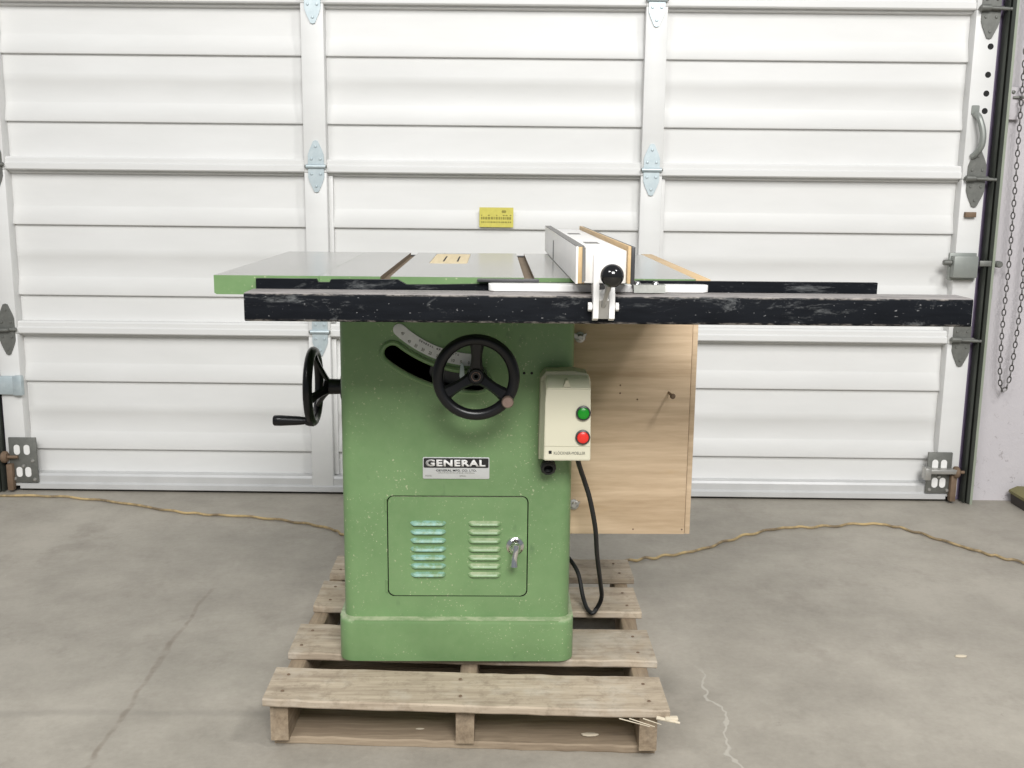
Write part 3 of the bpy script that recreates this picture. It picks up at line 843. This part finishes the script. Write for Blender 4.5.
for nm, z, mt in (('start_button', .692, 'grnbtn'), ('stop_button', .642, 'redbtn')):
    bm = NB(); lathe(bm, [(.0125, 0), (.0150, 0), (.0150, .006), (.0125, .007)], (.182, 2.070, z), (0, -1, 0), 28, 0, True)
    ring = obj(nm, bm, M['phenolic'], swb)
    bm = NB(); lathe(bm, [(0, .0105), (.009, .0100), (.0115, .0085), (.0124, .004), (.0124, 0)], (.182, 2.070, z), (0, -1, 0), 28)
    obj('button_cap', bm, M[mt], ring)
bm = NB(); box(bm, .1135, .1195, 2.0690, 2.0700, .6065, .6125); box(bm, .1150, .1165, 2.0684, 2.0692, .6080, .6092)
obj('square_logo', bm, M['ink'], lid)
text('switch_lettering', 'KLÖCKNER-MOELLER', .064, .0072, (.156, 2.0694, .6085), lid, M['fadedink'])
bm = NB(); lathe(bm, [(.008, 0), (.0125, 0), (.0165, .004), (.0165, .016), (.013, .02), (.010, .02)], (.116, 2.135, .566), (0, -.9, -.25), 10)
rod(bm, (.116, 2.13, .563), (.116, 2.155, .590), .011)
obj('cable_gland', bm, M['rubber'], swb)
# power cable
cable = [(.178, 2.13, .600), (.180, 2.14, .572), (.199, 2.19, .514), (.213, 2.20, .469), (.228, 2.22, .398), (.238, 2.26, .320), (.256, 2.34, .222), (.264, 2.38, .170), (.256, 2.40, .135), (.244, 2.39, .1262), (.232, 2.41, .130), (.224, 2.44, .150), (.214, 2.48, .195), (.190, 2.52, .222), (.160, 2.55, .235)]
bm = NB(); tube(bm, cable, .0053, 12, 8)
obj('power_cable', bm, M['rubber'], saw)

# plywood motor cover
PX0, PX1, PY0, PZ0, PZ1 = .170, .452, 2.290, .361, .935
mcv = root('x', (0, 0, 0)); bpy.data.objects.remove(mcv)
bm = NB(); box(bm, PX0, PX1 - .012, PY0, PY0 + .012, PZ0, PZ1, .0008)
mc = obj('motor_cover', bm, M['plywood'], saw); mc['label'] = 'plywood box cover around the motor'
bm = NB(); box(bm, PX1 - .0115, PX1, PY0 - .0005, PY0 + .30, PZ0 + .001, PZ1, .0008); obj('cover_side', bm, M['plywood'], mc)
bm = NB(); box(bm, PX0, PX1 - .012, PY0 + .289, PY0 + .301, PZ0, PZ1, .0008); obj('cover_back', bm, M['plywood'], mc)
bm = NB()
lathe(bm, [(0, .046), (.0045, .046), (.006, .043), (.006, .040), (.0028, .036), (.0028, 0)], (.392, PY0, .692), (.05, -1, .0), 14)
obj('protruding_screw', bm, M['rusty'], mc)
for x, z in ((.322, .3725), (.434, .3725), (.322, .676), (.283, .708), (.283, .690)):
    bm = NB(); lathe(bm, [(0, .0006), (.0017, .0006), (.002, 0)], (x, PY0 - .0002, z), (0, -1, 0), 8)
    obj('nail_hole', bm, M['rusty'], mc)
for x, z in ((.190, .816), (.184, .432)):
    bm = NB(); lathe(bm, [(0, .012), (.005, .012), (.0075, .004), (.012, .003), (.012, 0)], (x, PY0 - .002, z), (0, -1, 0), 16)
    for s in (-1, 1):
        prism(bm, [(x + s * .003, z - .004), (x + s * .013, z + s * .003 + .002), (x + s * .014, z + .010), (x + s * .006, z + .006)], 'y', PY0 - .012, PY0 - .007)
    obj('wing_nut', bm, M['steel'], mc)

# ---- table: main casting and wings
TY0, TY1, TZ0, TZ1 = 1.920, 2.632, .942, .977
SLOTS = ((-.2085, -.1900), (.0545, .0735))
def slab(name, x0, x1, slots=(), mats=None):
    bm = NB(); pts = [(x0 + .004, TZ0), (x0, TZ0 + .003), (x0, TZ1)]
    for a, b in slots: pts += [(a, TZ1), (a, TZ1 - .0095), (b, TZ1 - .0095), (b, TZ1)]
    pts += [(x1, TZ1), (x1, TZ0 + .003), (x1 - .004, TZ0)]
    prism(bm, pts, 'y', TY0, TY1)
    bmesh.ops.recalc_face_normals(bm, faces=bm.faces)
    for f in bm.faces:
        c_ = f.calc_center_median()
        if f.normal.z > .9: f.material_index = 1 if c_.z > TZ1 - .001 else 2
        elif abs(f.normal.x) > .9 and any(abs(c_.x - q) < .0005 for ab in slots for q in ab): f.material_index = 2
    o = obj(name, bm, [M['green'], M['top'], M['slot']], saw, smooth=0); return o
mt_ = slab('main_table', -.3200, .1860, SLOTS)
bm = NB(); prism(bm, rrect(-.1415, -.0585, 2.262, 2.592, .014, 5), 'z', TZ1 - .008, TZ1 + .01); ci = obj('cut', bm, M['slot'], smooth=0)
boolean(mt_, [ci])
slab('extension_wing', -.5120, -.3205); slab('extension_wing', .1865, .3700)
bm = NB()
outl = rrect(-.1408, -.0592, 2.2627, 2.5913, .0135, 5)
prism(bm, outl, 'z', TZ1 - .0075, TZ1 - .0002)
ins = obj('throat_insert', bm, M['insert'], saw)
bm = NB()
for x in (-.113, -.082): box(bm, x - .0018, x + .0018, 2.33, 2.50, TZ1 - .0006, TZ1 + .0001)
obj('blade_kerf', bm, M['dark'], ins)
bm = NB(); box(bm, .3705, .398, TY0, 2.655, TZ0, TZ1, .001); obj('edge_strip', bm, M['hardwood'], saw)
# ribs below the table edge
bm = NB(); box(bm, CX0 + .02, CX1 - .02, CY0 + .02, CY1 - .02, .9405, TZ0 + .001); obj('table_support', bm, M['green'], saw)
# steel strip at the right mitre slot
bm = NB(); box(bm, -.031, .081, 1.893, 1.9195, .9710, .9755, .0008); obj('guide_strip', bm, M['phenolic'], saw)
# front angle iron
Yq0, Yq1 = 1.9080, 1.9190
tp = [(-.433, .9060), (.702, .9060), (.703, .9745), (.262, .9745), (.245, .9700), (.085, .9690), (-.10, .9640), (-.160, .9635), (-.176, .9725), (-.297, .9720), (-.300, .9665), (-.321, .9665), (-.324, .9725), (-.433, .9725)]
bm = NB(); prism(bm, tp, 'y', Yq0, Yq1)
fa = obj('front_angle', bm, M['angle'], saw, smooth=0)
bm = NB(); box(bm, -.433, .703, 1.8865, 1.9080, .9065, .9120, .001)
obj('angle_flange', bm, M['angle'], fa)
# guide tube
bm = NB(); prism(bm, rrect(1.810, 1.886, .9065, .9565, .005, 4), 'x', -.433, .838, 0, .0015)
obj('fence_rail_tube', bm, M['rail'], saw)
# rear rail
bm = NB(); prism(bm, [(2.6325, .925), (2.6385, .925), (2.6385, .964), (2.675, .964), (2.675, .969), (2.6325, .969)], 'x', -.30, .37)
obj('rear_rail', bm, M['angle'], saw)

# ================================================================== RIP FENCE
fe = root('rip_fence', (.19, 1.84, .957), 'long white rip fence with black ball clamp knob sitting on the saw table', 'rip fence', rotz=.009)
FY0, FY1 = 1.792, 2.735
# crossbar on the tube
bm = NB(); prism(bm, rrect(-.010, .385, 1.866, 1.897, .010, 5), 'z', .9575, .9700, 0, .0015)
obj('crossbar', bm, M['whitepaint'], fe)
bm = NB(); box(bm, .1535, .2272, 1.802, FY1 - .01, .9785, 1.0350, .002)
obj('fence_beam', bm, M['whitepaint'], fe)
bm = NB(); box(bm, .1425, .1532, FY0, FY1, .9790, 1.0415, .0008); lf = obj('left_face_board', bm, M['hardwood'], fe)
bm = NB(); box(bm, .1388, .1425, FY0 - .0005, FY1 + .0005, .9782, 1.0420, .0005); obj('white_facing', bm, M['cream'], lf)
bm = NB(); box(bm, .1386, .1532, FY0, FY1, 1.0416, 1.0430, .0004); obj('grey_top_edge', bm, M['boardgrey'], lf)
bm = NB(); prism(bm, [(.1495, .9800), (.1555, .9840), (.1545, 1.0405), (.1495, 1.0420)], 'y', FY0 - .003, FY0 - .0005); obj('end_cap', bm, M['boardgrey'], lf)
bm = NB(); box(bm, .1379, .1392, 2.385, 2.402, .980, 1.022); obj('notch_mark', bm, M['phenolic'], lf)
bm = NB(); box(bm, .2275, .2330, FY0, FY1, .9790, 1.0430, .0008); rf_ = obj('right_face_board', bm, M['hardwood'], fe)
bm = NB(); box(bm, .2330, .2400, FY0 - .0005, FY1 + .0005, .9782, 1.0420, .0012); obj('black_facing', bm, M['phenolic'], rf_)
for y in (2.02, 2.42):
    bm = NB(); box(bm, .176, .204, y, y + .06, 1.0347, 1.0355, .0005)
    obj('beam_slot', bm, M['boardgrey'], fe)
# clamp head: two cheek plates, cam lever, ball
bm = NB()
prism(bm, [(1.790, .919), (1.803, .914), (1.808, .950), (1.834, .972), (1.834, 1.020), (1.796, 1.030), (1.790, .985), (1.786, .945)], 'x', .1695, .1795, 0, .001)
obj('cheek_plate', bm, M['whitepaint'], fe)
bm = NB()
prism(bm, [(1.790, .919), (1.803, .914), (1.808, .950), (1.834, .972), (1.834, .990), (1.804, .984), (1.790, .960)], 'x', .1975, .2075, 0, .001)
obj('cheek_plate', bm, M['whitepaint'], fe)
bm = NB(); prism(bm, [(1.796, .918), (1.808, .916), (1.808, .950), (1.800, .968), (1.790, .950)], 'x', .1795, .1975, 0, .001)
obj('cam_block', bm, M['steel'], fe)
bm = NB(); rod(bm, (.162, 1.797, .9385), (.2140, 1.797, .9385), .0042, n=12)
rod(bm, (.1615, 1.797, .9385), (.1680, 1.797, .9385), .0078, n=6); rod(bm, (.2090, 1.797, .9385), (.2145, 1.797, .9385), .0074, n=6)
obj('pivot_bolt', bm, M['whitepaint'], fe)
bm = NB(); rod(bm, (.1875, 1.794, .940), (.1935, 1.757, .985), .0042, .0052, 14)
lv = obj('clamp_lever', bm, M['steel'], fe)
bm = NB(); bmesh.ops.create_uvsphere(bm, u_segments=36, v_segments=22, radius=.0198, matrix=Matrix.Translation((.1955, 1.745, .9965)))
obj('ball_knob', bm, M['blackgloss'], lv)
# cursor window with two screws
bm = NB(); prism(bm, [(1.8560, .9702), (1.8560, .9717), (1.8800, .9717), (1.8800, .9702)], 'x', .246, .305)
prism(bm, [(1.8575, .9717), (1.8560, .9717), (1.8500, .9580), (1.8515, .9575)], 'x', .248, .304)
cu = obj('cursor_plate', bm, M['greyhw'], fe)
for x in (.2555, .2885):
    bm = NB(); lathe(bm, [(0, .005), (.004, .0048), (.0065, .0015), (.007, 0)], (x, 1.869, .9717), (0, 0, 1), 14)
    obj('cursor_screw', bm, M['chrome'], cu)

# ================================================================== LIGHT
def area(name, loc, target, sx, sy, power, col=(1, .98, .95)):
    l = bpy.data.lights.new(name, 'AREA'); l.shape = 'RECTANGLE'; l.size = sx; l.size_y = sy; l.energy = power; l.color = col
    o = bpy.data.objects.new(name, l); COL.objects.link(o); o.location = loc
    o.rotation_euler = (Vector(target) - Vector(loc)).to_track_quat('-Z', 'Y').to_euler(); return o
area('key_lamp', (2.25, .30, 4.1), (.3, 2.4, .6), .5, .5, 62, (1, .985, .96))
area('unseen_overhead_lamp', (.7, -3.3, 4.5), (0, 2.6, .6), 2.6, 1.8, 440, (1, .99, .97))  # unseen broad source behind the camera, added to light the front faces
area('unseen_overhead_lamp', (-2.2, -1.2, 4.6), (-.3, 2.8, .4), 1.6, .8, 95, (1, .99, .97))  # unseen lamp added on the left to even out the light
w = bpy.data.worlds.new('World'); scene.world = w; w.use_nodes = True
w.node_tree.nodes['Background'].inputs[0].default_value = (.88, .96, 1.05, 1)
w.node_tree.nodes['Background'].inputs[1].default_value = .27

# ================================================================== CAMERA
cam = bpy.data.cameras.new('Camera'); co = bpy.data.objects.new('Camera', cam); COL.objects.link(co)
cam.sensor_width = 36; cam.lens = 36 * 1046 / 1024; cam.clip_start = .05
R3 = Matrix.Rotation(math.radians(-1.026), 3, 'Z') @ Matrix.Rotation(PI / 2 - math.radians(10.656), 3, 'X') @ Matrix.Rotation(math.radians(.6), 3, 'Z')
co.matrix_world = Matrix.Translation((0, 0, 1.14)) @ R3.to_4x4()
scene.camera = co
scene.view_settings.view_transform = 'Standard'; scene.view_settings.look = 'None'
scene.view_settings.gamma = 1; scene.view_settings.exposure = 0.0
scene.view_settings.use_curve_mapping = False
